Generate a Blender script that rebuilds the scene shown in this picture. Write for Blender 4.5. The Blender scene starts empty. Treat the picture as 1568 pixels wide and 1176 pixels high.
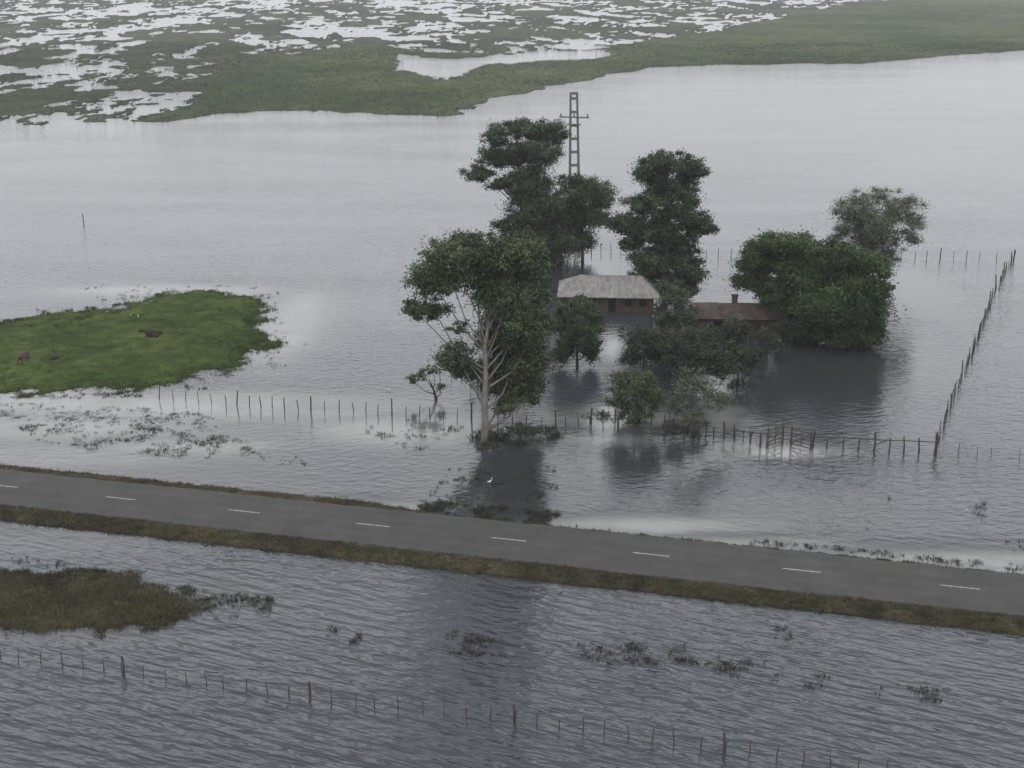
import bpy, math, random
import numpy as np
from mathutils import Vector
random.seed(7); R=np.random.RandomState(11)
scene=bpy.context.scene
H=47.0; F=2000.0; PIT=math.radians(18.1)
cp,sp=math.cos(PIT),math.sin(PIT)
def P(px,py,z=0.0):
    a=px-784.0; b=588.0-py
    d=(a, F*cp+b*sp, -F*sp+b*cp)
    t=(z-H)/d[2]
    return (d[0]*t, d[1]*t, z)
def scl(x,y,z=0):
    return F/(y*cp+(H-z)*sp)
# ---------------------------------------------------------------- noise
TT=R.rand(256,256)
def vn(x,y,s=0):
    x=x+s*17.31; y=y+s*9.77
    xi=np.floor(x).astype(int); yi=np.floor(y).astype(int)
    fx=x-xi; fy=y-yi; fx=fx*fx*(3-2*fx); fy=fy*fy*(3-2*fy)
    a=TT[xi&255,yi&255]; b=TT[(xi+1)&255,yi&255]; c=TT[xi&255,(yi+1)&255]; d=TT[(xi+1)&255,(yi+1)&255]
    return (a*(1-fx)+b*fx)*(1-fy)+(c*(1-fx)+d*fx)*fy
def fbm(x,y,sc,o=4,s=0,g=.55):
    v=0;a=1;t=0
    for i in range(o):
        v=v+a*vn(x/sc*2**i+i*3.1,y/sc*2**i-i*5.7,s+i); t+=a; a*=g
    return v/t-.5
def ss(a,b,x):
    t=np.clip((x-a)/(b-a),0,1); return t*t*(3-2*t)
def wpoly(pts): return [P(*p)[:2] for p in pts]
def sdf(poly,X,Y):
    d=np.full(X.shape,1e18); ins=np.zeros(X.shape,bool); n=len(poly)
    for i in range(n):
        x1,y1=poly[i]; x2,y2=poly[(i+1)%n]
        ex,ey=x2-x1,y2-y1; L=ex*ex+ey*ey+1e-9
        t=np.clip(((X-x1)*ex+(Y-y1)*ey)/L,0,1)
        d=np.minimum(d,(X-x1-t*ex)**2+(Y-y1-t*ey)**2)
        c=((y1>Y)!=(y2>Y))
        with np.errstate(divide='ignore',invalid='ignore'):
            xx=x1+(Y-y1)*ex/(ey if abs(ey)>1e-9 else 1e-9)
        ins^=(c&(X<xx))
    d=np.sqrt(d); return np.where(ins,d,-d)
# ---------------------------------------------------------------- materials
def mat(name,col=(.1,.1,.1),rough=.8,spec=.3):
    m=bpy.data.materials.new(name); m.use_nodes=True
    b=m.node_tree.nodes['Principled BSDF']
    b.inputs['Base Color'].default_value=(*col,1); b.inputs['Roughness'].default_value=rough
    b.inputs['Specular IOR Level'].default_value=spec
    return m,m.node_tree,b
def nz(nt,scale,detail=4,rough=.6,vec=None,sc=None,rot=None):
    n=nt.nodes.new('ShaderNodeTexNoise'); n.inputs['Scale'].default_value=scale
    n.inputs['Detail'].default_value=detail; n.inputs['Roughness'].default_value=rough
    g=nt.nodes.new('ShaderNodeNewGeometry') if vec is None else None
    v=g.outputs['Position'] if g else vec
    if sc:
        if rot:
            m0=nt.nodes.new('ShaderNodeMapping'); m0.inputs['Rotation'].default_value=rot
            nt.links.new(v,m0.inputs['Vector']); v=m0.outputs['Vector']
        m=nt.nodes.new('ShaderNodeMapping'); m.inputs['Scale'].default_value=sc
        nt.links.new(v,m.inputs['Vector']); v=m.outputs['Vector']
    nt.links.new(v,n.inputs['Vector']); return n.outputs['Fac']
def ramp(nt,fac,stops):
    r=nt.nodes.new('ShaderNodeValToRGB'); cr=r.color_ramp
    while len(cr.elements)<len(stops): cr.elements.new(.5)
    for e,(p,c) in zip(cr.elements,stops):
        e.position=p; e.color=(*c,1) if len(c)==3 else c
    nt.links.new(fac,r.inputs['Fac']); return r.outputs['Color']
def math_(nt,op,a,b):
    m=nt.nodes.new('ShaderNodeMath'); m.operation=op
    for i,v in enumerate((a,b)):
        if isinstance(v,(int,float)): m.inputs[i].default_value=v
        else: nt.links.new(v,m.inputs[i])
    return m.outputs[0]
def mixc(nt,fac,a,b,mode='MIX'):
    m=nt.nodes.new('ShaderNodeMix'); m.data_type='RGBA'; m.blend_type=mode
    for k,v in ((0,fac),(6,a),(7,b)):
        if isinstance(v,(int,float)): m.inputs[k].default_value=v
        elif isinstance(v,tuple): m.inputs[k].default_value=(*v,1)
        else: nt.links.new(v,m.inputs[k])
    return m.outputs[2]
def attr(nt,name):
    a=nt.nodes.new('ShaderNodeAttribute'); a.attribute_name=name; return a
def bump(nt,b,h,dist,strength=1):
    n=nt.nodes.new('ShaderNodeBump'); n.inputs['Strength'].default_value=strength
    n.inputs['Distance'].default_value=dist; nt.links.new(h,n.inputs['Height'])
    nt.links.new(n.outputs['Normal'],b.inputs['Normal']); return n
def simple(name,c1,c2,scale,rough=.85,sc=None,bd=None):
    m,nt,b=mat(name,c1,rough)
    f=nz(nt,scale,5,.65,sc=sc)
    nt.links.new(ramp(nt,f,[(.3,c1),(.7,c2)]),b.inputs['Base Color'])
    if bd: bump(nt,b,f,bd)
    return m
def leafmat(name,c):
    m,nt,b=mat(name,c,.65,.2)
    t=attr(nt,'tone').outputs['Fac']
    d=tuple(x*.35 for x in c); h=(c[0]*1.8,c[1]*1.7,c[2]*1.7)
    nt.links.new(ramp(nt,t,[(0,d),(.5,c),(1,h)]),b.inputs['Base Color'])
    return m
BARK_L=simple('bark_pale',(.085,.078,.068),(.20,.188,.168),3,sc=(1,1,.3))
BARK_D=simple('bark_dark',(.03,.025,.02),(.075,.065,.055),3,sc=(1,1,.3))
WOOD=simple('weathered_wood',(.030,.027,.024),(.075,.068,.06),6,sc=(1,1,.2))
WOODL=simple('grey_wood',(.04,.037,.033),(.085,.078,.07),6,sc=(1,1,.2))
WIRE,_,_=mat('fence_wire',(.12,.12,.12),.5)
CONC=simple('concrete',(.08,.08,.08),(.15,.15,.145),2)
# ---------------------------------------------------------------- mesh utils
def mkobj(name,me,mats,parent=None,loc=None):
    o=bpy.data.objects.new(name,me); scene.collection.objects.link(o)
    for m in mats: me.materials.append(m)
    if parent: o.parent=parent
    if loc: o.location=loc
    return o
class MB:
    def __init__(s): s.v=[];s.f=[];s.m=[];s.t=[]
    def add(s,vs,fs,mi=0,tone=.5):
        n=len(s.v); s.v+= [tuple(v) for v in vs]; s.f+=[tuple(i+n for i in f) for f in fs]; s.m+=[mi]*len(fs); s.t+=[tone]*len(vs)
    def box(s,c,d,mi=0,rz=0,M=None):
        x,y,z=d[0]/2,d[1]/2,d[2]/2
        vs=[Vector((a*x,b*y,e*z)) for e in(-1,1) for a,b in((-1,-1),(1,-1),(1,1),(-1,1))]
        co,si=math.cos(rz),math.sin(rz)
        vs=[(v.x*co-v.y*si+c[0],v.x*si+v.y*co+c[1],v.z+c[2]) for v in vs]
        s.add(vs,[(3,2,1,0),(4,5,6,7),(0,1,5,4),(1,2,6,5),(2,3,7,6),(3,0,4,7)],mi)
    def tube(s,pts,rs,n=6,mi=0):
        pts=[Vector(p) for p in pts]; base=len(s.v); k=len(pts)
        for i,p in enumerate(pts):
            d=(pts[min(i+1,k-1)]-pts[max(i-1,0)])
            if d.length<1e-6: d=Vector((0,0,1))
            d.normalize(); a=d.cross(Vector((0,1,.13))); 
            if a.length<1e-3: a=d.cross(Vector((1,0,0)))
            a.normalize(); b=d.cross(a)
            for j in range(n):
                t=2*math.pi*j/n; q=p+(a*math.cos(t)+b*math.sin(t))*rs[i]
                s.v.append(tuple(q)); s.t.append(.5)
        for i in range(k-1):
            for j in range(n):
                s.f.append((base+i*n+j,base+i*n+(j+1)%n,base+(i+1)*n+(j+1)%n,base+(i+1)*n+j)); s.m.append(mi)
        s.f.append(tuple(base+j for j in range(n))[::-1]); s.m.append(mi)
        s.f.append(tuple(base+(k-1)*n+j for j in range(n))); s.m.append(mi)
    def obj(s,name,mats,parent=None,loc=None,smooth=False):
        me=bpy.data.meshes.new(name); me.from_pydata(s.v,[],s.f); 
        me.polygons.foreach_set('material_index',s.m)
        if smooth: me.polygons.foreach_set('use_smooth',[True]*len(s.f))
        a=me.attributes.new('tone','FLOAT','POINT'); a.data.foreach_set('value',s.t)
        me.update(); return mkobj(name,me,mats,parent,loc)
def polys_mesh(name,V,k,tone,mats,extra=None):
    n=len(V)//k
    ev=np.array(extra.v) if extra and extra.v else np.zeros((0,3))
    allv=np.vstack([V,ev]); me=bpy.data.meshes.new(name)
    loops=list(range(n*k)); lt=[k]*n; mi=[0]*n
    if extra:
        off=n*k
        for f in extra.f: loops+=[i+off for i in f]; lt.append(len(f)); mi.append(1)
    lt=np.array(lt); ls=np.concatenate([[0],np.cumsum(lt)[:-1]])
    me.vertices.add(len(allv)); me.vertices.foreach_set('co',allv.astype(np.float32).ravel())
    me.loops.add(len(loops)); me.loops.foreach_set('vertex_index',np.array(loops,dtype=np.int32))
    me.polygons.add(len(lt)); me.polygons.foreach_set('loop_start',ls.astype(np.int32)); me.polygons.foreach_set('loop_total',lt.astype(np.int32))
    me.polygons.foreach_set('material_index',np.array(mi,dtype=np.int32))
    a=me.attributes.new('tone','FLOAT','POINT'); a.data.foreach_set('value',np.concatenate([tone,np.full(len(ev),.5)]).astype(np.float32))
    me.update(calc_edges=True); me.validate(); return mkobj(name,me,mats)
def grid_mesh(name,X,Y,Z,mats,attrs):
    r,c=X.shape; me=bpy.data.meshes.new(name)
    me.vertices.add(r*c); me.vertices.foreach_set('co',np.stack([X,Y,Z],-1).astype(np.float32).ravel())
    i=np.arange(r*c).reshape(r,c)
    q=np.stack([i[:-1,:-1],i[:-1,1:],i[1:,1:],i[1:,:-1]],-1).reshape(-1,4)
    me.loops.add(q.size); me.loops.foreach_set('vertex_index',q.astype(np.int32).ravel())
    me.polygons.add(len(q)); me.polygons.foreach_set('loop_start',(np.arange(len(q))*4).astype(np.int32)); me.polygons.foreach_set('loop_total',np.full(len(q),4,dtype=np.int32))
    for k,v in attrs.items():
        if v.ndim==3:
            a=me.attributes.new(k,'FLOAT_COLOR','POINT'); a.data.foreach_set('color',np.concatenate([v,np.ones(v.shape[:2]+(1,))],-1).astype(np.float32).ravel())
        else:
            a=me.attributes.new(k,'FLOAT','POINT'); a.data.foreach_set('value',v.astype(np.float32).ravel())
    me.update(calc_edges=True); return mkobj(name,me,mats)
# ---------------------------------------------------------------- road axis
RZ=.56
ra=np.array(P(185,763,RZ)); rb=np.array(P(1470,899,RZ))
rd=(rb-ra)/np.linalg.norm(rb-ra); rn=np.array([rd[1],-rd[0],0])
if rn[1]>0: rn=-rn
RL=float(np.dot(rb-ra,rd)); dsp=RL/6
# ---------------------------------------------------------------- regions
island=wpoly([(-300,520),(-120,508),(-40,502),(40,492),(60,485),(170,472),(215,462),(260,452),(310,447),(350,450),(390,460),(398,480),(402,500),(425,520),(412,540),(380,558),(330,572),(270,588),(220,596),(150,601),(80,600),(0,594),(-100,590),(-300,588)])
islet=wpoly([(-400,850),(-200,856),(-40,864),(60,872),(130,880),(200,895),(260,910),(292,925),(285,942),(240,953),(180,960),(100,955),(0,954),(-100,958),(-400,975)])
marsh=wpoly([(-900,215),(-300,200),(0,192),(100,190),(230,185),(330,172),(430,168),(540,172),(680,176),(700,165),(740,150),(790,142),(810,132),(880,125),(930,112),(990,103),(1100,100),(1200,98),(1300,97),(1400,90),(1480,82),(1568,76),(1900,62),(2600,50),(2600,-55),(-900,-55)])
dry=wpoly([(235,186),(330,172),(430,165),(540,169),(680,173),(700,163),(740,148),(790,140),(810,130),(880,123),(930,110),(990,101),(1100,98),(1200,96),(1300,95),(1400,88),(1480,80),(1568,74),(1900,60),(2400,40),(1700,-10),(1330,2),(1200,30),(1100,50),(1000,64),(930,77),(800,88),(600,80),(560,68),(480,84),(400,98),(345,122),(340,148)])
inlet=wpoly([(612,84),(640,87),(700,90),(760,85),(850,80),(930,76),(925,90),(850,93),(770,98),(720,108),(690,126),(660,120),(635,112),(612,108)])
def height(X,Y):
    n1=fbm(X,Y,3.0,4,1); n2=fbm(X,Y,12,3,5); n0=fbm(X,Y,.9,3,21)
    nf=fbm(X+Y*.12,Y*.36,14,5,9,.74); nl=fbm(X,Y*.5,90,2,13); n9=fbm(X,Y,9,3,3)
    z=np.full(X.shape,-.6); kind=np.zeros(X.shape)
    s=sdf(island,X,Y); h=np.clip(s*.07,-.6,.42)+n1*.5*(1-ss(2,9,s))+n0*.25*(1-ss(0,6,s))+n2*.25+n1*.12
    m=h>z; z=np.where(m,h,z); kind=np.where(m&(s>-12),1,kind)
    s=sdf(islet,X,Y); h=np.clip(s*.10,-.6,.33)+n1*.6+n0*.3*(1-ss(0,4,s))+n2*.25
    m=h>z; z=np.where(m,h,z); kind=np.where(m&(s>-6),2,kind)
    s=sdf(marsh,X,Y); sd=sdf(dry,X,Y); si=sdf(inlet,X,Y)
    wet=1-ss(430,640,Y)
    hm=np.clip(s*.02,-.6,.06)+nf*1.7+nl*.5-.02-wet*.08
    hm=hm+ss(-14,6,sd)*.8
    hm=np.minimum(hm,.7+n2)
    hm=hm-ss(-3,3,si+n9*16)*2
    hm=np.where(s>-30,hm,-.6)+np.where(s>-30,np.minimum(0,s*.05+n9*.6),0)
    m=hm>z; z=np.where(m,hm,z); kind=np.where(m,3,kind)
    t=(X-ra[0])*rd[0]+(Y-ra[1])*rd[1]; d=(X-ra[0])*rn[0]+(Y-ra[1])*rn[1]
    u=t/RL
    far=4.75-1.0*ss(.28,.42,u)+n0*.5
    near=4.25+n0*.4
    hn=.5-np.clip(d-near,0,9)*(.31+n1*.16+n0*.1)+np.where(d>near,n1*.16+n0*.2,0)
    hf=.5-np.clip(-d-far,0,9)*.7
    hr=np.where(d>0,hn,hf); hr=np.where((d<3.75)&(d>-3.75),.46,hr); hr=np.maximum(hr,-.6)
    m=hr>z; z=np.where(m,hr,z); kind=np.where(m&(np.abs(d)<14),4,kind)
    return z,kind,d,sd
py=np.linspace(1330,-40,820)
Yr=np.array([P(784,p)[1] for p in py]); Yr=np.concatenate([[20,40],Yr,[4500,8000,25000]])
U=np.linspace(-.60,.60,880)
X=Yr[:,None]*U[None,:]; Y=np.repeat(Yr[:,None],len(U),1)
Z,K,D,SDRY=height(X,Y)
c=np.zeros(X.shape+(3,)); c[:]=(.045,.045,.035)
nA=fbm(X,Y,6,4,31)+.5; nB=fbm(X,Y,1.5,3,41)+.5; nC=fbm(X,Y,60,5,51)+.5
def L(a,b,t): return np.array(a)[None,None]*(1-t[...,None])+np.array(b)[None,None]*t[...,None]
t1=np.clip(nA*1.8-.4,0,1); t2=np.clip(nB*1.6-.3,0,1); t3=np.clip(nC*3-1,0,1)
c=np.where((K==1)[...,None],L((.040,.069,.015),(.092,.124,.036),t1)*(.6+.7*t2[...,None]),c)
c=np.where((K==2)[...,None],L((.058,.062,.028),(.115,.102,.056),t1)*(.6+.7*t2[...,None]),c)
far=L((.050,.070,.034),(.094,.114,.060),t3)*(.65+.55*t1[...,None])
wetg=L((.05,.06,.038),(.09,.10,.068),t3)*(.65+.55*t1[...,None])
dm=ss(-20,10,SDRY)
c=np.where((K==3)[...,None],far*dm[...,None]+wetg*(1-dm[...,None]),c)
c=np.where((K==4)[...,None],L((.040,.040,.024),(.095,.082,.052),t2)*(.7+.6*t1[...,None]),c)
c=c*(.5+.5*ss(0,.12,Z))[...,None]
GM,nt,b=mat('ground_grass',rough=.95,spec=.1)
f=nz(nt,5,5,.7); g=nz(nt,.6,4,.6,sc=(1,2.5,1))
col=mixc(nt,1.0,attr(nt,'col').outputs['Color'],ramp(nt,f,[(.25,(.4,.4,.4)),(.75,(1.5,1.5,1.4))]),'MULTIPLY')
col=mixc(nt,1.0,col,ramp(nt,g,[(.3,(.65,.65,.65)),(.7,(1.25,1.25,1.2))]),'MULTIPLY')
nt.links.new(col,b.inputs['Base Color']); bump(nt,b,f,.3)
grid_mesh('ground',X,Y,Z,[GM],{'col':c})
# ---------------------------------------------------------------- water
WY=np.concatenate([[-3000,-500,-50,10,30],np.array([P(784,p)[1] for p in np.linspace(1250,-20,300)]),[2500,6000,30000]])
WU=np.concatenate([np.linspace(-1,1,401)])
sp_=np.maximum(np.abs(WY),60)*.75; sp_[:4]=3000
WX=sp_[:,None]*WU[None,:]; WYY=np.repeat(WY[:,None],len(WU),1)
def field(lst,pw=1.3):
    o=np.zeros(WX.shape)
    for cx,cy,rx,ry,a in lst:
        p=P(cx,cy); w=rx/scl(p[0],p[1]); hh=(P(cx,cy-ry)[1]-P(cx,cy+ry)[1])/2
        o=np.maximum(o,a*np.exp(-(((WX-p[0])/w)**2+((WYY-p[1])/hh)**2)**pw))
    return o
calm=field(((400,622,340,28,1),(60,610,230,22,1),(150,660,300,30,1),(440,500,70,60,.9),(640,650,150,34,1),(755,745,170,85,.8),(950,640,140,28,1),(920,805,230,26,1),(1060,828,220,18,1),(1400,850,280,24,1),(1200,780,300,40,.5),(930,530,60,34,.9),(1100,600,120,60,.85),(1260,560,170,60,.85),(1210,695,100,16,1),(1120,650,70,25,.8),(1400,440,60,50,.7),(200,730,330,40,.8),(900,410,60,30,.8),(990,700,160,40,.75),(240,180,260,20,.6),(100,820,260,24,.6),(760,100,200,20,.6),(560,775,220,18,.9),(250,445,190,14,.9),(340,900,80,30,.5),(160,970,200,14,.5)))
calm=np.clip(calm+fbm(WX,WYY,12,4,77)*.45*(calm>.02)*np.clip(1.3-calm,0,1),0,1)
pale_water=field(((300,622,330,22,.9),(40,615,200,18,.9),(100,650,260,20,.7),(300,685,160,14,.6),(445,500,45,55,.6),(590,660,120,22,.9),(700,650,40,14,.5),(950,640,110,18,1),(920,672,90,10,.6),(960,806,180,14,.9),(1120,834,180,10,.8),(1400,856,260,12,.8),(1560,870,120,14,.8),(1215,694,80,12,1),(1110,640,45,20,.8),(935,535,30,25,.9),(1140,680,50,12,.7),(560,775,160,10,.6),(250,445,170,8,.6),(60,700,260,16,.5)))  # patches where the water's base colour is paler
pale_water=np.clip(pale_water*(1+fbm(WX,WYY*1.6,7,5,91,.65)*1.7),0,1)
depthf=ss(60,125,WYY+WX*.12)
WM,nt,b=mat('flood_water',(.04,.04,.045),.06,.5)
b.inputs['IOR'].default_value=1.33
ca=attr(nt,'calm').outputs['Fac']; lk=attr(nt,'lake').outputs['Fac']; sl_=attr(nt,'pale_water').outputs['Fac']
n1=nz(nt,.95,2,.5,sc=(.36,1.3,1),rot=(0,0,math.radians(24)))
n2=nz(nt,2.1,3,.6,sc=(.55,1.2,1),rot=(0,0,math.radians(14)))
n4=nz(nt,1.3,2,.55,sc=(.5,1.0,1),rot=(0,0,math.radians(-14)))
n3=nz(nt,.03,4,.6,sc=(.5,1.6,1))
amp=math_(nt,'SUBTRACT',1.0,math_(nt,'MULTIPLY',ca,.95))
amp=math_(nt,'MULTIPLY',amp,math_(nt,'ADD',math_(nt,'MULTIPLY',n3,2.0),0.0))
a1=math_(nt,'SUBTRACT',1.0,math_(nt,'MULTIPLY',lk,.85))
h=math_(nt,'ADD',math_(nt,'MULTIPLY',math_(nt,'MULTIPLY',n1,a1),.34),math_(nt,'MULTIPLY',n2,.06))
h=math_(nt,'ADD',h,math_(nt,'MULTIPLY',math_(nt,'MULTIPLY',n4,lk),.12))
h=math_(nt,'MULTIPLY',h,amp)
bump(nt,b,h,1.0)
wc=mixc(nt,ca,(.042,.046,.055),(.034,.034,.035))
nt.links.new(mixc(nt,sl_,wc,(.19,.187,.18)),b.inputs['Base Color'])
grid_mesh('water',WX,WYY,np.zeros(WX.shape),[WM],{'calm':calm,'lake':depthf,'pale_water':pale_water})
# ---------------------------------------------------------------- road
AS,nt,b=mat('asphalt',(.08,.08,.08),.85,.25)
f=nz(nt,.35,6,.75); g=nz(nt,30,3,.6)
col=ramp(nt,f,[(.3,(.047,.045,.043)),(.7,(.074,.071,.067))])
col=mixc(nt,1.0,col,ramp(nt,g,[(.3,(.75,.75,.75)),(.7,(1.25,1.25,1.25))]),'MULTIPLY')
wt=attr(nt,'tone').outputs['Fac']
col=mixc(nt,1.0,col,ramp(nt,wt,[(0,(.9,.9,.9)),(1,(1.12,1.12,1.10))]),'MULTIPLY')
nt.links.new(col,b.inputs['Base Color']); bump(nt,b,g,.01)
m=MB(); ts=np.arange(-300,500,.8)
def rpt(t,d,z): q=ra+rd*t+rn*d; return (q[0],q[1],z)
vs=[];fs=[];tn=[]
offs=[-3.75,-3.6,-2.6,-1.8,-1.0,0,1.0,1.8,2.6,3.6,3.75]; zz=[.44,.52,.535,.545,.553,.56,.553,.545,.535,.52,.44]; tt=[.6,.6,.2,.75,.2,.7,.2,.75,.2,.5,.5]; no=len(offs)
for i,t in enumerate(ts):
    for j,(o,z) in enumerate(zip(offs,zz)):
        e=0
        if abs(o)>3.5: e=(fbm(np.array([t]),np.array([o]),2.0,4,3)[0])*.6*(1 if o>0 else -1)
        vs.append(rpt(t,o+e,z)); tn.append(tt[j])
for i in range(len(ts)-1):
    for j in range(no-1): a=i*no+j; fs.append((a,a+1,a+no+1,a+no))
m.add(vs,fs); m.t=tn; m.obj('road',[AS])
WP=simple('road_paint',(.12,.12,.12),(.60,.60,.58),5,.6)
m=MB()
for k in range(-20,34):
    t=k*dsp; L_=3.0
    m.add([rpt(t-L_/2,-.055,.5640),rpt(t-L_/2,.055,.5640),rpt(t+L_/2,.055,.5640),rpt(t+L_/2,-.055,.5640)],[(0,1,2,3)])
m.obj('road_centre_line',[WP])
# ---------------------------------------------------------------- blades
def blades(name,pts,hs,nb,w,mat_,lean=.5,spread=.15,tn=None):
    pts=np.asarray(pts); N=len(pts)
    idx=np.repeat(np.arange(N),nb); n=len(idx)
    spr=np.full(N,float(spread)) if np.isscalar(spread) else np.asarray(spread)
    a=R.rand(n)*2*np.pi; rr=np.sqrt(R.rand(n))*spr[idx]
    bx=pts[idx,0]+np.cos(a)*rr; by=pts[idx,1]+np.sin(a)*rr; bz=pts[idx,2]-.05
    h=np.asarray(hs)[idx]*(.6+.6*R.rand(n)); th=R.rand(n)*2*np.pi
    lx=np.cos(a)*lean*h*R.rand(n)+R.randn(n)*.1*h; ly=np.sin(a)*lean*h*R.rand(n)+R.randn(n)*.1*h
    ww=w*(.6+.8*R.rand(n))
    V=np.zeros((n,3,3))
    V[:,0]=np.stack([bx-np.cos(th)*ww,by-np.sin(th)*ww,bz],-1); V[:,1]=np.stack([bx+np.cos(th)*ww,by+np.sin(th)*ww,bz],-1)
    V[:,2]=np.stack([bx+lx,by+ly,bz+h],-1)
    t=(R.rand(N) if tn is None else tn)[idx]*.7+R.rand(n)*.3
    return polys_mesh(name,V.reshape(-1,3),3,np.repeat(t,3),[mat_])
def scatter(poly,n):
    A=np.array(poly); lo=A.min(0); hi=A.max(0); x=lo[0]+R.rand(n)*(hi[0]-lo[0]); y=lo[1]+R.rand(n)*(hi[1]-lo[1])
    k=sdf(poly,x,y)>0; return x[k],y[k]
G_GREEN=leafmat('grass_green',(.066,.096,.030)); G_BROWN=leafmat('grass_brown',(.080,.074,.045)); G_WEED=leafmat('marsh_weed',(.046,.045,.034)); G_REED=leafmat('marsh_reed',(.068,.088,.046))
big=wpoly([(-260,440),(470,430),(480,620),(-260,625)])
x,y=scatter(big,70000); z,k,_,_=height(x,y); q=(z>-.06)&(k==1)&((z<.2)|(R.rand(len(z))<.45)); x,y,z=x[q],y[q],z[q]
blades('island_grass',np.stack([x,y,np.maximum(z,-.02)],-1),.12+.24*(1-ss(0,.25,z))*R.rand(len(z))+.12*(fbm(x,y,4,3,61)>.12),5,.04,G_GREEN,.7,.2,tn=np.clip(fbm(x,y,5,4,31)*1.8+.45+R.randn(len(x))*.15,0,1))
big=wpoly([(-150,845),(360,860),(360,980),(-150,985)])
x,y=scatter(big,16000); z,k,_,_=height(x,y); q=(z>-.06)&(k==2); x,y,z=x[q],y[q],z[q]
blades('islet_grass',np.stack([x,y,np.maximum(z,-.02)],-1),.15+.22*R.rand(len(z)),6,.03,G_BROWN,.8,.2,tn=np.clip(fbm(x,y,3,3,4)*2+.45,0,1))
n=26000; t=-45+R.rand(n)*185; d=np.where(R.rand(n)<.72,3.7+R.rand(n)*3.6,-3.7-R.rand(n)*1.9)
x=ra[0]+rd[0]*t+rn[0]*d; y=ra[1]+rd[1]*t+rn[1]*d; z,k,_,_=height(x,y); q=(z>-.05)&(fbm(x,y,1.2,3,8)>-.2); x,y,z=x[q],y[q],z[q]
blades('verge_grass',np.stack([x,y,np.maximum(z,-.02)],-1),.08+.22*R.rand(len(z)),5,.03,G_BROWN,.9,.18,tn=np.clip(fbm(x,y,2.2,3,4)*2.2+.35,0,1))
big=wpoly([(-100,60),(1700,45),(1700,110),(1000,120),(720,185),(-100,205)])
x,y=scatter(big,120000); z,k,_,_=height(x,y); q=(z>0)&(z<.9)&(k==3)&(y<760); x,y,z=x[q][:20000],y[q][:20000],z[q][:20000]
blades('marsh_reeds',np.stack([x,y,z],-1),.3+.5*R.rand(len(z)),4,.16,G_REED,.7,.8,tn=np.clip(fbm(x,y,25,3,4)*1.6+.5,0,1))
cl=[];ch=[];cs=[]
def emergent(poly,n,thr,hh,sp,sc=1.6,soft=.09):
    x,y=scatter(wpoly(poly),n); q=fbm(x,y,sc,3,15)+R.randn(len(x))*soft>thr
    for a,b_ in zip(x[q],y[q]): cl.append((a,b_,0)); ch.append(hh*(.4+R.rand())); cs.append(sp*(.3+R.rand()))
emergent([(-60,616),(110,618),(280,628),(350,645),(320,662),(80,655),(-60,645)],3400,.10,.16,.26)
emergent([(20,650),(200,652),(340,666),(430,690),(340,704),(160,694),(60,676)],3800,.10,.18,.28)
emergent([(-60,594),(0,600),(180,603),(240,603),(150,612),(-60,608)],900,.02,.2,.3)
emergent([(560,655),(740,652),(740,682),(640,690),(570,685)],500,.14,.28,.2,1.2)
emergent([(1150,826),(1300,838),(1568,866),(1700,884),(1700,896),(1568,876),(1300,846),(1150,833)],2600,-.06,.26,.24)
emergent([(505,958),(556,966),(550,987),(505,977)],110,-.0,.26,.24)
emergent([(650,962),(780,973),(780,1007),(670,1002)],460,.09,.24,.22)
emergent([(880,982),(1080,988),(1070,1020),(960,1018),(880,1008)],620,.09,.24,.22)
emergent([(1080,998),(1170,1016),(1270,1036),(1270,1058),(1150,1048),(1080,1020)],560,.09,.24,.22)
emergent([(1340,1046),(1480,1058),(1480,1080),(1340,1070)],220,.07,.22,.22)
emergent([(1185,960),(1215,960),(1215,980),(1185,977)],30,-.05,.24,.22)
emergent([(1265,965),(1290,972),(1280,985),(1268,978)],14,-.1,.24,.2)
emergent([(290,900),(420,915),(420,935),(330,952),(280,945)],700,.08,.22,.24)
emergent([(-40,845),(110,860),(170,880),(60,868),(-40,858)],300,.04,.22,.22)
emergent([(380,436),(430,448),(450,560),(400,570)],800,.08,.2,.3)
emergent([(1350,760),(1375,765),(1365,778),(1350,775)],9,-.3,.35,.2)
emergent([(1495,770),(1520,772),(1518,798),(1495,792)],14,-.3,.4,.25)
emergent([(400,690),(480,705),(480,718),(400,706)],80,.06,.2,.2)
emergent([(640,766),(858,784),(855,813),(640,787)],2000,.02,.38,.22)  # roadside scrub, thickened to fill out the tree's dark reflection
emergent([(690,715),(850,715),(858,785),(650,770)],1500,.11,.22,.18)  # sparse weeds added to darken the water where the tree reflects
emergent([(745,655),(850,655),(860,672),(800,684),(730,690),(722,672)],520,-.02,.6,.28)
emergent([(500,760),(640,778),(640,784),(500,768)],240,.02,.2,.22)
emergent([(860,796),(1010,822),(1010,830),(860,810)],120,.04,.2,.2)
emergent([(870,632),(935,632),(950,650),(880,650)],110,.02,.5,.3)
emergent([(1015,645),(1060,645),(1080,670),(1020,672)],110,-.02,.6,.25)
emergent([(1540,820),(1568,830),(1600,850),(1545,850)],20,-.1,.3,.25)
emergent([(120,434),(350,436),(350,447),(160,462),(130,450)],480,.08,.2,.3)
emergent([(1100,560),(1170,560),(1170,590),(1110,596)],160,-.05,.6,.3)
blades('marsh_weeds',np.array(cl),np.array(ch),13,.026,G_WEED,1.0,np.array(cs))
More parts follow.
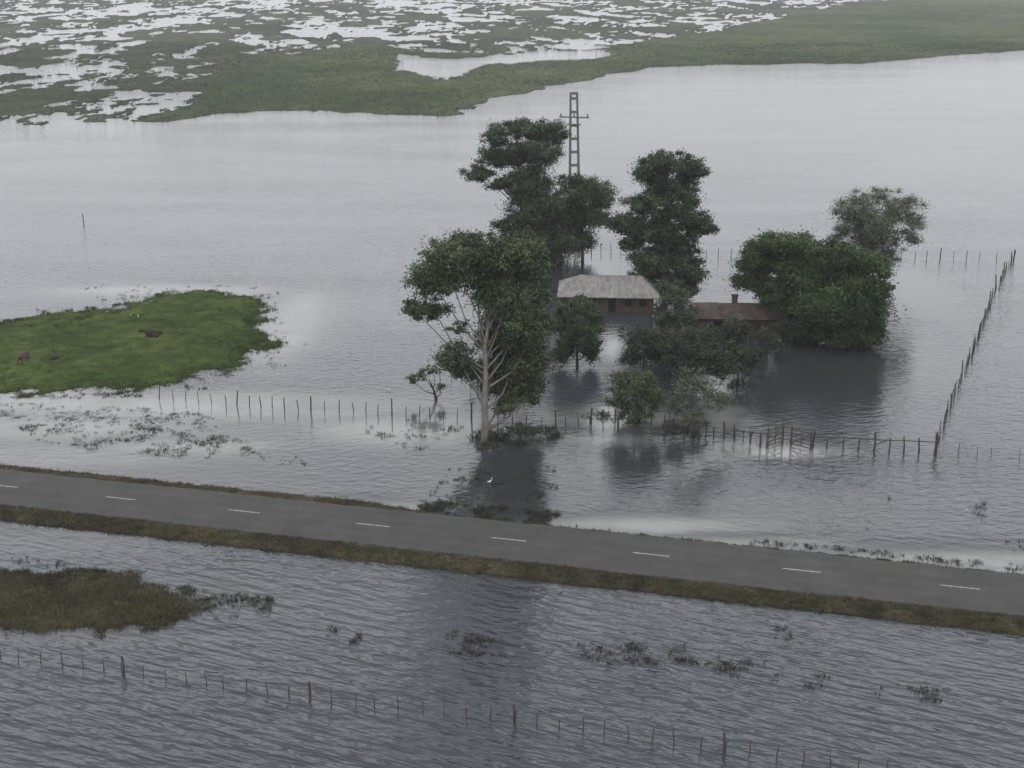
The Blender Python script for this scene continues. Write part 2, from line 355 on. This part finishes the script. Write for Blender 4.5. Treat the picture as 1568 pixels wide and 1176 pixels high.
# ---------------------------------------------------------------- trees
NL=0
def tree(name,base,blobs,leaf,nper,col,bark=BARK_D,trunk=.35,clsize=.36,shell=.5,vis=1.0,tonebias=0,seed=0,depth=.5,dn=1.0,droop=0,back=0):
    global NL
    rs=np.random.RandomState(seed+100); rnd=random.Random(seed)
    bx,by=base; X0,Y0,_=P(bx,by); s=scl(X0,Y0); dep=math.atan2(H,Y0)
    vz=s*math.cos(dep)
    mb=MB(); W=max(b_[0]+b_[2] for b_ in blobs)-min(b_[0]-b_[2] for b_ in blobs); W/=s
    Vs=[];Ts=[]
    top=max((by-b_[1])/vz for b_ in blobs)
    xm=sum(b_[0]*b_[2] for b_ in blobs)/sum(b_[2] for b_ in blobs)
    tp=[]; hz=top*.72
    for i in range(7):
        u=i/6
        tp.append(Vector((X0+(xm-bx)/s*u*u*.7+rnd.uniform(-.02,.02)*hz*u,Y0+back*u*u+rnd.uniform(-.02,.02)*hz*u,-.5+(hz+.5)*u)))
    mb.tube(tp,[trunk*(1-.75*(i/6)) for i in range(7)],8)
    for bl in blobs:
        px,py_,rx,ry=bl[:4]; dens=(bl[4] if len(bl)>4 else 1.0)*dn
        dy=rs.uniform(-.5,.5)*W*depth+back
        cx=X0+(px-bx)/s; cz=(by-py_)/vz-dy*math.tan(dep)*.9; cz=max(cz,ry/vz*.6); cy=Y0+dy
        ax=rx/s; az=ry/vz; ay=(ax*.6+.4*max(ax,az))
        u=min(.95,max(.12,(cz*.62-.5)/hz)); k=u*6; i0=int(k); st_=tp[i0].lerp(tp[min(6,i0+1)],k-i0)
        c0=Vector((cx,cy,cz)); mid=st_.lerp(c0,.5)+Vector((rnd.uniform(-.4,.4),rnd.uniform(-.4,.4),-.12*(c0-st_).length))
        q1=st_.lerp(mid,.5)+Vector((0,0,-.02)); r0=trunk*(.45-.25*u)
        mb.tube([st_,q1,mid,mid.lerp(c0,.55)+Vector((0,0,.1)),c0],[r0,r0*.8,r0*.6,r0*.42,r0*.25],6)
        nc=max(5,int(14*dens*(ax*az*ay)**.33*.48/clsize))
        for j in range(nc):
            v=rs.randn(3); v/=np.linalg.norm(v); rr=rs.rand()**(1-shell)*1.04
            if v[2]<-.3: v[2]*=.7
            cc=np.array([cx+v[0]*ax*rr,cy+v[1]*ay*rr,cz+v[2]*az*rr])
            if cc[2]<.25: cc[2]=.25
            r=clsize*min(ax,az)*(.5+1.0*rs.rand())+.15
            if rnd.random()<.5*vis:
                m1=c0.lerp(Vector(cc),.5)+Vector((0,0,-.08*r))
                mb.tube([c0,m1,Vector(cc)],[r0*.24,r0*.16,r0*.06],4)
            n=int(nper*(.6+.8*rs.rand())*min(2.6,(r/.7)**1.7)*min(1,dens+.15)+10)
            g=rs.randn(n,3); g/=np.linalg.norm(g,axis=1)[:,None]; g*=(rs.rand(n)**.6)[:,None]
            g*=np.array([1.15,1.15,.7])*r*(1+.42*rs.randn(n,1))
            if droop: g[:,2]-=droop*np.abs(rs.randn(n))*r
            pos=cc+g
            pos[:,2]=np.maximum(pos[:,2],.05)
            nn=rs.randn(n,3)*.8+g/(r+1e-6)*.6+np.array([0,0,.45]); nn/=np.linalg.norm(nn,axis=1)[:,None]
            a=np.cross(nn,rs.randn(n,3)); a/=np.linalg.norm(a,axis=1)[:,None]; b2=np.cross(nn,a)
            ls=(leaf*(.6+.8*rs.rand(n)))[:,None]; 
            q=np.zeros((n,4,3)); q[:,0]=pos-a*ls*.9; q[:,1]=pos-b2*ls*.5; q[:,2]=pos+a*ls*.9; q[:,3]=pos+b2*ls*.5
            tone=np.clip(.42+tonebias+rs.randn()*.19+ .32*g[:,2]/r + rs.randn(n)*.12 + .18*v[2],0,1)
            Vs.append(q.reshape(-1,3)); Ts.append(np.repeat(tone,4))
    V=np.vstack(Vs); T=np.concatenate(Ts); NL+=len(V)//4
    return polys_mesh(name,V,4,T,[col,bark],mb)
LG=leafmat('leaf_eucalyptus',(.064,.084,.042)); LD=leafmat('leaf_dark',(.050,.068,.040)); LB=leafmat('leaf_broad',(.044,.070,.028)); LP=leafmat('leaf_pale',(.125,.135,.095)); LW=leafmat('leaf_willow',(.056,.078,.042)); LK=leafmat('leaf_thicket',(.044,.053,.033))
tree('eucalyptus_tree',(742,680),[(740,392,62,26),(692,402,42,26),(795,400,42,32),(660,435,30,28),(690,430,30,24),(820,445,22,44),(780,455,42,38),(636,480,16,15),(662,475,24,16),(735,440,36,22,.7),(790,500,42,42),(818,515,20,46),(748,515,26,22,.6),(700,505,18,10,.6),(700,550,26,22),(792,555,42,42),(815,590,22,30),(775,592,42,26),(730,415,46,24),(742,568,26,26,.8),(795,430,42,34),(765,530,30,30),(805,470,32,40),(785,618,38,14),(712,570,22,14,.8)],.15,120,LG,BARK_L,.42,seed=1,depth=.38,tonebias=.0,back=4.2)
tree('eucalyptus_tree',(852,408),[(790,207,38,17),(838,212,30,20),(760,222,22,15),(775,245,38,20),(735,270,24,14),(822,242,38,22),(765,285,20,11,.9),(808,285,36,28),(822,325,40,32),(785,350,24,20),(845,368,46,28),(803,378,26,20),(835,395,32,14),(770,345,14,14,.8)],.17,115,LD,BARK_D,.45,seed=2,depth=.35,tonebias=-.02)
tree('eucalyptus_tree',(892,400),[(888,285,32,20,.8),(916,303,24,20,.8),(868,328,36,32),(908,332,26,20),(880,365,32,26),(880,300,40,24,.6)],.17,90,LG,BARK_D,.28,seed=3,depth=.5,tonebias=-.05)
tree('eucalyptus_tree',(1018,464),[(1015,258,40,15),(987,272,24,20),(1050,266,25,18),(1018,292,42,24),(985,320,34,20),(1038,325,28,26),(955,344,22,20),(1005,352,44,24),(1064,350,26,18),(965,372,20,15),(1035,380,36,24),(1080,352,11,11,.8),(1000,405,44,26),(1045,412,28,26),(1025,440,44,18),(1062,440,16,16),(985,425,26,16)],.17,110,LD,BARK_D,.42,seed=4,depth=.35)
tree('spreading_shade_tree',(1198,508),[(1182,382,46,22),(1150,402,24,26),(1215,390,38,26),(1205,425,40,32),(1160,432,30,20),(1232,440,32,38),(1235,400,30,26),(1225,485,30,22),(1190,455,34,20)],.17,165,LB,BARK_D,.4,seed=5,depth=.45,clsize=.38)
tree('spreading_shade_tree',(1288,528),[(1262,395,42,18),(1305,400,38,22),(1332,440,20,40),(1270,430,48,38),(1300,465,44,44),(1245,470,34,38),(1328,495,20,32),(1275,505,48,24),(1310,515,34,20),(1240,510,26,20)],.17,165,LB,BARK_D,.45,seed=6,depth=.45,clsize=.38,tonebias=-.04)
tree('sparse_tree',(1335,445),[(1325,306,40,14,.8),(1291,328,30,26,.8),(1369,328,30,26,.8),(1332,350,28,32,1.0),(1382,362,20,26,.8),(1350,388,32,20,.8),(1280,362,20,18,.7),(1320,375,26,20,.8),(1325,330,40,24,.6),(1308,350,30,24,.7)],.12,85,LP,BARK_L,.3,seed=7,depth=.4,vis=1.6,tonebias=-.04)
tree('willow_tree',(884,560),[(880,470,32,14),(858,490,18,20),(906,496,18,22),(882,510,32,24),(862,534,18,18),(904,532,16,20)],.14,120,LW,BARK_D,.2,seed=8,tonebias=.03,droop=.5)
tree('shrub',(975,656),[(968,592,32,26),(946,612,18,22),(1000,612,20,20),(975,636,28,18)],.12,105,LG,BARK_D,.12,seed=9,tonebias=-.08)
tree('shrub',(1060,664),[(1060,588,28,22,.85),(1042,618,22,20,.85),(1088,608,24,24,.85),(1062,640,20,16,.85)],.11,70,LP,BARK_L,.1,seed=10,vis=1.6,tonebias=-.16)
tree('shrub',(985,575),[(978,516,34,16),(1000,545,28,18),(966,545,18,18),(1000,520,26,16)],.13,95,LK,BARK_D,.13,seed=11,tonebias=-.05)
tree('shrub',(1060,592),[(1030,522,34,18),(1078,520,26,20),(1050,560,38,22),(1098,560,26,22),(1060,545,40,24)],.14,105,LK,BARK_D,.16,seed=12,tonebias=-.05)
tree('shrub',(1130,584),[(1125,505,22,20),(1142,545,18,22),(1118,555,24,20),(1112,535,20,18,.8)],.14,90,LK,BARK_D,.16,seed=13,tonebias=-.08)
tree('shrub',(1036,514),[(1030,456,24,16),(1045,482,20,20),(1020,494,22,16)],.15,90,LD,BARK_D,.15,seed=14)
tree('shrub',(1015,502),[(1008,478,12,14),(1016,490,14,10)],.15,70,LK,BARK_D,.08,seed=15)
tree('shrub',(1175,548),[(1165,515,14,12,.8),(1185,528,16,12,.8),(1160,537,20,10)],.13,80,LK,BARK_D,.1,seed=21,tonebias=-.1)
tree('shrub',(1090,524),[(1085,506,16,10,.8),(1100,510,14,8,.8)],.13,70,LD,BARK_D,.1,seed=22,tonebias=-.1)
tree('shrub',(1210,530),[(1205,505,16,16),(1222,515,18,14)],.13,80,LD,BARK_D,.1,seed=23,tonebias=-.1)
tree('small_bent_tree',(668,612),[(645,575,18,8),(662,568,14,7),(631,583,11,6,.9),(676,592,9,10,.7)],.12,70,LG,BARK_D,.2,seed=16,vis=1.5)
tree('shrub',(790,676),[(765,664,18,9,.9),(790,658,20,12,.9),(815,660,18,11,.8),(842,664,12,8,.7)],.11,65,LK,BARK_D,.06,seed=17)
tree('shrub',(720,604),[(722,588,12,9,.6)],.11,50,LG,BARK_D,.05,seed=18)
print('LEAVES',NL)
# ---------------------------------------------------------------- fences
def fence(name,pxs,spacing,ph,rad,wires=3,jit=.12,m_=WOOD,bigevery=0,rail=False):
    mb=MB(); pts=[Vector(P(*p)) for p in pxs]; out=[]; rnd=random.Random(len(name)+int(pxs[0][0]))
    for a,b_ in zip(pts[:-1],pts[1:]):
        L_=(b_-a).length; n=max(1,round(L_/spacing))
        for i in range(n): out.append(a.lerp(b_,i/n))
    out.append(pts[-1]); tops=[]
    for i,p in enumerate(out):
        bg=(bigevery and i%bigevery==0)
        p=p+Vector((rnd.uniform(-jit,jit),rnd.uniform(-jit,jit),0)); h=ph*rnd.uniform(.8,1.15)*(1.35 if bg else 1); r=rad*rnd.uniform(.7,1.2)*(1.6 if bg else 1)
        l=Vector((rnd.uniform(-.13,.13)*h,rnd.uniform(-.1,.1)*h,h))
        mb.tube([p-Vector((0,0,.5)),p+l*.5+Vector((rnd.uniform(-.05,.05),0,0)),p+l],[r*1.15,r,r*.85],6)
        tops.append((p,l,h))
    for k in range(wires):
        for (p,l,h),(p2,l2,h2) in zip(tops[:-1],tops[1:]):
            u=.35+.55*k/max(1,wires-1); A=p+l*(u*ph/h*.95); B=p2+l2*(u*ph/h2*.95)
            if rail and k==wires-1: mb.tube([A,B],[.055,.05],5)
            else: mb.tube([A,A.lerp(B,.5)-Vector((0,0,.02)),B],[.007]*3,3,1)
    return mb.obj(name,[m_,WIRE])
fence('wire_fence',[(245,612),(345,620),(435,627),(540,632),(640,640),(740,644),(850,656),(905,650)],1.5,1.3,.05,bigevery=6)
fence('wire_fence',[(905,650),(960,645),(1015,655),(1080,668),(1125,672),(1150,680)],1.2,1.4,.065,bigevery=4)
fence('rail_fence',[(1242,686),(1290,688),(1360,692),(1432,695)],1.7,1.45,.08,rail=True,bigevery=4)
fence('rail_fence',[(1125,676),(1150,680),(1173,682)],1.3,1.4,.09,rail=True)
fence('wire_fence',[(1432,695),(1470,695),(1520,700),(1600,708),(1750,722)],2.0,1.1,.035,jit=.2)
fence('wire_fence',[(1432,690),(1460,608),(1480,562),(1500,510),(1520,455),(1535,425),(1552,398)],1.9,1.4,.055,bigevery=5)
fence('wire_fence',[(1552,400),(1500,398),(1400,396),(1300,394),(1200,393),(1080,394)],2.3,1.4,.055,bigevery=5)
fence('wire_fence',[(820,418),(850,402),(890,388),(950,385)],1.9,1.4,.06)
fence('wire_fence',[(675,582),(740,566)],1.6,1.3,.05)
fence('wire_fence',[(-250,972),(-92,994),(190,1033),(475,1072),(787,1108),(1108,1152),(1440,1196),(1700,1232)],1.55,.95,.038,jit=.12,bigevery=0)
def post(pxy,h,r,nm='fence_post'):
    mb=MB(); p=Vector(P(*pxy)); mb.tube([p-Vector((0,0,.5)),p+Vector((.02,0,h*.6)),p+Vector((-.03,0,h)),p+Vector((-.03,0,h+.03))],[r*1.1,r,r*.95,r*.5],8); mb.obj(nm,[WOOD])
for q in ((190,1033),(475,1072),(787,1108),(1108,1152),(-92,994)): post(q,1.4,.075)
post((1433,694),2.0,.12); post((1552,400),2.0,.1); post((128,343),1.9,.08)
for q in ((1070,672),(1018,664),(946,660),(1164,684)): post(q,1.5,.11)
def gate(p1,p2,h=1.35):
    mb=MB(); a=Vector(P(*p1)); b_=Vector(P(*p2)); 
    for p,r in ((a,.13),(b_,.11)): mb.tube([p-Vector((0,0,.5)),p+Vector((0,0,h*1.15))],[r,r*.9],8)
    for k in range(5):
        z=.22+k*(h-.25)/4; mb.tube([a+Vector((0,0,z)),b_+Vector((0,0,z))],[.06,.06],4)
    mb.tube([a+Vector((0,-.06,.22)),b_+Vector((0,-.06,h))],[.055,.055],4); mb.tube([a.lerp(b_,.5)+Vector((0,-.05,.2)),a.lerp(b_,.5)+Vector((0,-.05,h))],[.055,.055],4)
    mb.obj('wooden_gate',[WOODL])
gate((1175,686),(1198,678),1.9); gate((1211,682),(1241,690),1.8)
# ---------------------------------------------------------------- power pylon
mb=MB(); p=Vector(P(880,335)); s=scl(p.x,p.y); Hh=(335-150)/(s*math.cos(math.atan2(H,p.y)))
w0,w1=.95,.6
for sg in(-1,1): mb.tube([p+Vector((sg*w0,0,-1)),p+Vector((sg*w1-.5,0,Hh))],[.30,.2],8)
for k in range(9):
    u=.12+k*.105; xo=-.5*u; w=w0+(w1-w0)*u; mb.box((p.x+xo,p.y,Hh*u),(2*w,.22,.5))
mb.box((p.x-.5,p.y,Hh),(1.5,.5,.45))
for z,l in ((Hh-4.3,5.6),(Hh-5.6,2.6)): mb.box((p.x-.4,p.y-.28,z),(l,.22,.26),rz=-.25)
for dx in(-2.5,0,2.5):
    x_=p.x-.4+dx*math.cos(.25); y_=p.y-.28-dx*math.sin(.25)
    mb.tube([(x_,y_,Hh-4.2),(x_,y_,Hh-3.9),(x_,y_,Hh-3.6)],[.14,.16,.08],8)
mb.obj('power_pylon',[CONC])
# ---------------------------------------------------------------- buildings
def corr(name,c1,c2,axis,scale=2.6,rough=.55):
    m,nt,b=mat(name,c1,rough,.3); tc=nt.nodes.new('ShaderNodeTexCoord')
    w=nt.nodes.new('ShaderNodeTexWave'); w.wave_type='BANDS'; w.bands_direction=axis; w.inputs['Scale'].default_value=scale
    nt.links.new(tc.outputs['Object'],w.inputs['Vector'])
    f=nz(nt,.9,6,.7); col=ramp(nt,f,[(.35,c1),(.62,c2)])
    s2=nz(nt,1.4,3,.6,vec=tc.outputs['Object'],sc=(1.6,.25,1) if axis=='X' else (.25,1.6,1))
    col=mixc(nt,1.0,col,ramp(nt,s2,[(.35,(.72,.7,.68)),(.6,(1.1,1.1,1.1))]),'MULTIPLY')
    nt.links.new(col,b.inputs['Base Color']); bump(nt,b,w.outputs['Color'],.04); return m
ROOF=corr('zinc_roof',(.23,.218,.205),(.31,.298,.285),'X'); RUST=corr('rusty_roof',(.055,.043,.036),(.115,.090,.074),'X')
PLANK=simple('brown_planks',(.048,.032,.025),(.085,.06,.047),2.5,sc=(3,3,.3)); DARK,_,_=mat('dark_opening',(.012,.011,.011),.3); TRIM=simple('painted_trim',(.05,.045,.04),(.09,.083,.075),3)
def E(name,loc,rz):
    e=bpy.data.objects.new(name,None); scene.collection.objects.link(e); e.location=loc; e.rotation_euler=(0,0,rz); e.empty_display_size=.5; return e
fl=P(856,478); Wd=13.6; Dp=8.0
h1=E('farm_house',(fl[0],fl[1],0),math.radians(-4))
ez=2.35; ov=.5
mb=MB(); mb.box((Wd/2,Dp/2,ez/2-.2),(Wd-1,Dp-1,ez+.4)); mb.obj('walls',[PLANK],h1)
mb=MB(); x0,x1,y0,y1=-ov+.2,Wd+ov-.2,-ov+.1,Dp+ov; rz_=ez+2.0; i1=3.1; ym=(y0+y1)/2
vs=[(x0,y0,ez),(x1,y0,ez),(x1,y1,ez),(x0,y1,ez),(x0+i1,ym,rz_),(x1-i1+.6,ym,rz_)]
mb.add(vs,[(0,1,5,4),(2,3,4,5),(1,2,5),(3,0,4)])
vs2=[(a,b_,c_-.12) for a,b_,c_ in vs]; mb.add(vs2,[(4,5,1,0),(5,4,3,2),(5,2,1),(4,0,3)])
mb.add([vs[0],vs[1],vs[2],vs[3],vs2[0],vs2[1],vs2[2],vs2[3]],[(0,4,5,1),(1,5,6,2),(2,6,7,3),(3,7,4,0)])
mb.obj('roof',[ROOF],h1)
mb=MB(); 
for a,b_ in ((4,5),(0,4),(1,5),(2,5),(3,4)): 
    A=Vector(vs[a])+Vector((0,0,.03));B=Vector(vs[b_])+Vector((0,0,.03)); mb.tube([A,B],[.07,.07],6)
mb.obj('ridge_caps',[ROOF],h1)
mb=MB()
for xx in (2.2,5.0,9.6,11.6): mb.box((xx,.48,1.35),(.95,.06,1.0))
mb.box((7.3,.48,1.0),(1.0,.06,2.0)); mb.box((Wd-.48,3,1.35),(.06,.9,.9)); mb.obj('windows_and_door',[DARK],h1)
mb=MB()
for xx in (2.2,5.0,9.6,11.6):
    mb.box((xx,.44,1.89),(1.15,.05,.08)); mb.box((xx,.44,.81),(1.15,.05,.08)); mb.box((xx-.52,.44,1.35),(.08,.05,1.0)); mb.box((xx+.52,.44,1.35),(.08,.05,1.0)); mb.box((xx,.44,1.35),(.04,.02,1.0))
for xx in np.linspace(.1,Wd-.1,6): mb.tube([(xx,-.25,-.4),(xx,-.25,ez-.02)],[.06,.05],6)
mb.obj('window_frames_and_posts',[TRIM],h1)
fl=P(1064,514); h2=E('timber_shed',(fl[0],fl[1],0),math.radians(-3)); Wd,Dp=11.4,5.8; ez=2.4
mb=MB(); mb.box((Wd/2,Dp/2,ez/2-.2),(Wd-.4,Dp-.5,ez+.4))
for i in range(44): mb.box((.25+i*.252,.22,ez/2-.15),(.2,.04,ez+.25+random.uniform(-.1,.05)))
for xx in (.1,Wd-.2): mb.add([(xx+.15,.3,ez),(xx+.15,Dp-.3,ez),(xx+.15,Dp/2,ez+.9)],[(0,1,2)])
mb.obj('walls',[PLANK],h2)
mb=MB(); n=14; ys=[-.4,Dp/2,Dp+.4]; zs=[ez-.05,ez+1.3,ez-.05]
for i in range(n):
    xa=-.4+i*(Wd+.8)/n; xb=xa+(Wd+.8)/n+.03; dz=random.uniform(0,.07); e=random.uniform(-.2,.12)
    for a,b_ in((0,1),(1,2)):
        ya,yb=ys[a]+(e if a==0 else 0),ys[b_]; mb.add([(xa,ya,zs[a]+dz),(xb,ya,zs[a]+dz+.01),(xb,yb,zs[b_]+dz+.01),(xa,yb,zs[b_]+dz)],[(0,1,2,3)])
mb.obj('roof',[RUST],h2)
mb=MB(); mb.box((5.3,Dp/2+.3,ez+1.5),(.7,.6,1.5)); mb.box((5.3,Dp/2+.3,ez+2.3),(.9,.8,.14)); mb.obj('chimney',[PLANK],h2)
mb=MB(); mb.box((3,.18,1.0),(1.0,.05,2.0)); mb.box((8,.18,1.3),(.9,.05,.8)); mb.obj('openings',[DARK],h2)
# ---------------------------------------------------------------- animals
def skin(name,parts,m_,loc,rz,sc=1):
    me=bpy.data.meshes.new(name); vs=[];rs_=[]
    for v,r in parts['v']: vs.append([c_*sc for c_ in v]); rs_.append((r[0]*sc,r[1]*sc) if isinstance(r,tuple) else (r*sc,r*sc))
    me.from_pydata(vs,parts['e'],[]); o=mkobj(name,me,[m_],loc=loc); o.rotation_euler=(0,0,rz)
    md=o.modifiers.new('Skin','SKIN'); md.use_smooth_shade=True
    for i,r in enumerate(rs_):
        me.skin_vertices[0].data[i].radius=r
    me.skin_vertices[0].data[0].use_root=True
    o.modifiers.new('Sub','SUBSURF').levels=1; o.modifiers['Sub'].render_levels=2; return o
def cow(lying,m_,loc,rz,graze=False,sc=1):
    z=1.05 if not lying else .42
    hd=[((.98,0,z+.28),(.2,.17)),((1.3,0,z+.42),(.15,.15)),((1.52,.0,z+.33),(.13,.14)),((1.74,0,z+.18),(.08,.09))]
    if graze: hd=[((.95,0,z+.05),(.2,.17)),((1.2,0,z-.35),(.14,.14)),((1.35,0,z-.68),(.13,.13)),((1.42,0,z-.92),(.08,.08))]
    V=[((0,0,z),(.36,.40)),((.6,0,z+.02),(.33,.38)),((-.55,0,z+.08),(.32,.34)),((-.85,0,z+.14),(.14,.18))]+hd
    Ed=[(0,1),(0,2),(2,3),(1,4),(4,5),(5,6),(6,7)]
    def add(ch,root):
        p=root
        for v,r in ch: V.append((v,r)); Ed.append((p,len(V)-1)); p=len(V)-1
    h6=hd[2][0]; add([((h6[0]-.05,.22,h6[2]+.08),.04)],6); add([((h6[0]-.05,-.22,h6[2]+.08),.04)],6)
    add([((-.98,0,z-.1),.03),((-1.0,0,z-.55 if not lying else .06),.04)],3)
    for sg in(-1,1):
        if lying:
            add([((.7,sg*.3,.2),.12),((1.0,sg*.32,.1),.07),((.75,sg*.38,.06),.05)],1); add([((-.55,sg*.38,.22),.2),((-.15,sg*.5,.1),.09),((-.45,sg*.55,.06),.06)],2)
        else:
            add([((.62,sg*.2,.72),.13),((.64,sg*.2,.42),.07),((.62,sg*.2,.1),.05),((.66,sg*.2,.0),.065)],1)
            add([((-.6,sg*.2,.75),.17),((-.5,sg*.21,.55),.1),((-.72,sg*.21,.4),.065),((-.7,sg*.2,.1),.05),((-.66,sg*.2,.0),.065)],2)
    return skin('cow',{'v':V,'e':Ed},m_,loc,rz,sc)
def gz(px,py_):
    p=P(px,py_); z=height(np.array([p[0]]),np.array([p[1]]))[0][0]; return (p[0],p[1],max(z,-.05)-.03)
HB=simple('hide_brown',(.05,.036,.027),(.10,.072,.052),2); HD=simple('hide_dark',(.018,.014,.012),(.04,.03,.024),2)
cow(True,HD,gz(236,520),math.radians(185),False,1.05); cow(False,HB,gz(38,562),math.radians(-110),True,1.0)
cow(True,HD,gz(84,556),math.radians(20),False,.5)
WF=simple('white_feathers',(.6,.6,.58),(.75,.75,.73),4)
def egret(loc,rz,sc=1):
    V=[((0,0,.5),(.11,.11)),((.18,0,.56),(.08,.08)),((-.25,0,.44),(.06,.05)),((-.4,0,.38),(.02,.02)),((.26,0,.72),.035),((.2,0,.88),.03),((.28,0,.98),.04),((.42,0,.96),.012),
       ((0,.05,.3),.02),((.02,.05,.0),.015),((0,-.05,.3),.02),((.02,-.05,.0),.015)]
    return skin('egret',{'v':V,'e':[(0,1),(0,2),(2,3),(1,4),(4,5),(5,6),(6,7),(0,8),(8,9),(0,10),(10,11)]},WF,loc,rz,sc)
for (a,b_),r,sc in (((750,741),0,.7),((212,490),2,.5),((1480,782),1,.35),((596,598),0,.45),((1194,524),3,.7),((200,488),0,.35)): egret(gz(a,b_),r,sc)
# ---------------------------------------------------------------- mist (thin drizzle haze, real volume over the whole plain)
mm=bpy.data.materials.new('mist'); mm.use_nodes=True; nt=mm.node_tree; nt.nodes.clear()
vsn=nt.nodes.new('ShaderNodeVolumeScatter'); vsn.inputs['Density'].default_value=.00014; vsn.inputs['Color'].default_value=(.95,.97,1,1); vsn.inputs['Anisotropy'].default_value=.0
out=nt.nodes.new('ShaderNodeOutputMaterial'); nt.links.new(vsn.outputs[0],out.inputs['Volume'])
mb=MB(); mb.box((0,2000,148),(6000,8000,300)); mb.obj('mist',[mm])
# ---------------------------------------------------------------- world / light / camera
w=bpy.data.worlds.new('World'); scene.world=w; w.use_nodes=True; nt=w.node_tree; bg=nt.nodes['Background']
sky=nt.nodes.new('ShaderNodeTexSky'); sky.sky_type='NISHITA'; sky.sun_disc=False; sky.sun_elevation=math.radians(52); sky.sun_rotation=math.radians(200); sky.dust_density=4
hs=nt.nodes.new('ShaderNodeHueSaturation'); hs.inputs['Saturation'].default_value=.25; nt.links.new(sky.outputs[0],hs.inputs['Color'])
tc=nt.nodes.new('ShaderNodeTexCoord'); sx=nt.nodes.new('ShaderNodeSeparateXYZ'); nt.links.new(tc.outputs['Generated'],sx.inputs[0])
def gc(v): return (v*.4,v*.408,v*.424)
gr=ramp(nt,sx.outputs['Z'],[(0,gc(.95)),(.12,gc(1.2)),(.25,gc(1.85)),(.36,gc(2.15)),(.52,gc(1.5)),(.75,gc(.88)),(1,gc(.88))])
cn=nz(nt,2.5,4,.6,vec=tc.outputs['Generated'],sc=(1,1,3))
gr=mixc(nt,1.0,gr,ramp(nt,cn,[(.3,(.86,.86,.87)),(.7,(1.1,1.1,1.1))]),'MULTIPLY')
sc_=nt.nodes.new('ShaderNodeVectorMath'); sc_.operation='SCALE'; sc_.inputs['Scale'].default_value=27.5; nt.links.new(gr,sc_.inputs[0])
nt.links.new(mixc(nt,.9,hs.outputs[0],sc_.outputs[0]),bg.inputs['Color']); bg.inputs['Strength'].default_value=.1
sl=bpy.data.lights.new('sun','SUN'); sl.energy=.5; sl.angle=math.radians(25); sl.color=(1,.97,.93); so=bpy.data.objects.new('sun',sl); scene.collection.objects.link(so)
so.rotation_euler=(math.radians(38),0,math.radians(-20))
cd=bpy.data.cameras.new('camera'); cam=bpy.data.objects.new('camera',cd); scene.collection.objects.link(cam); cam.location=(0,0,H); cam.rotation_euler=(math.pi/2-PIT,0,0)
cd.sensor_width=36; cd.lens=36*F/1568; cd.clip_end=50000; cd.clip_start=1; scene.camera=cam
scene.view_settings.view_transform='Standard'; scene.view_settings.look='None'; scene.view_settings.exposure=0
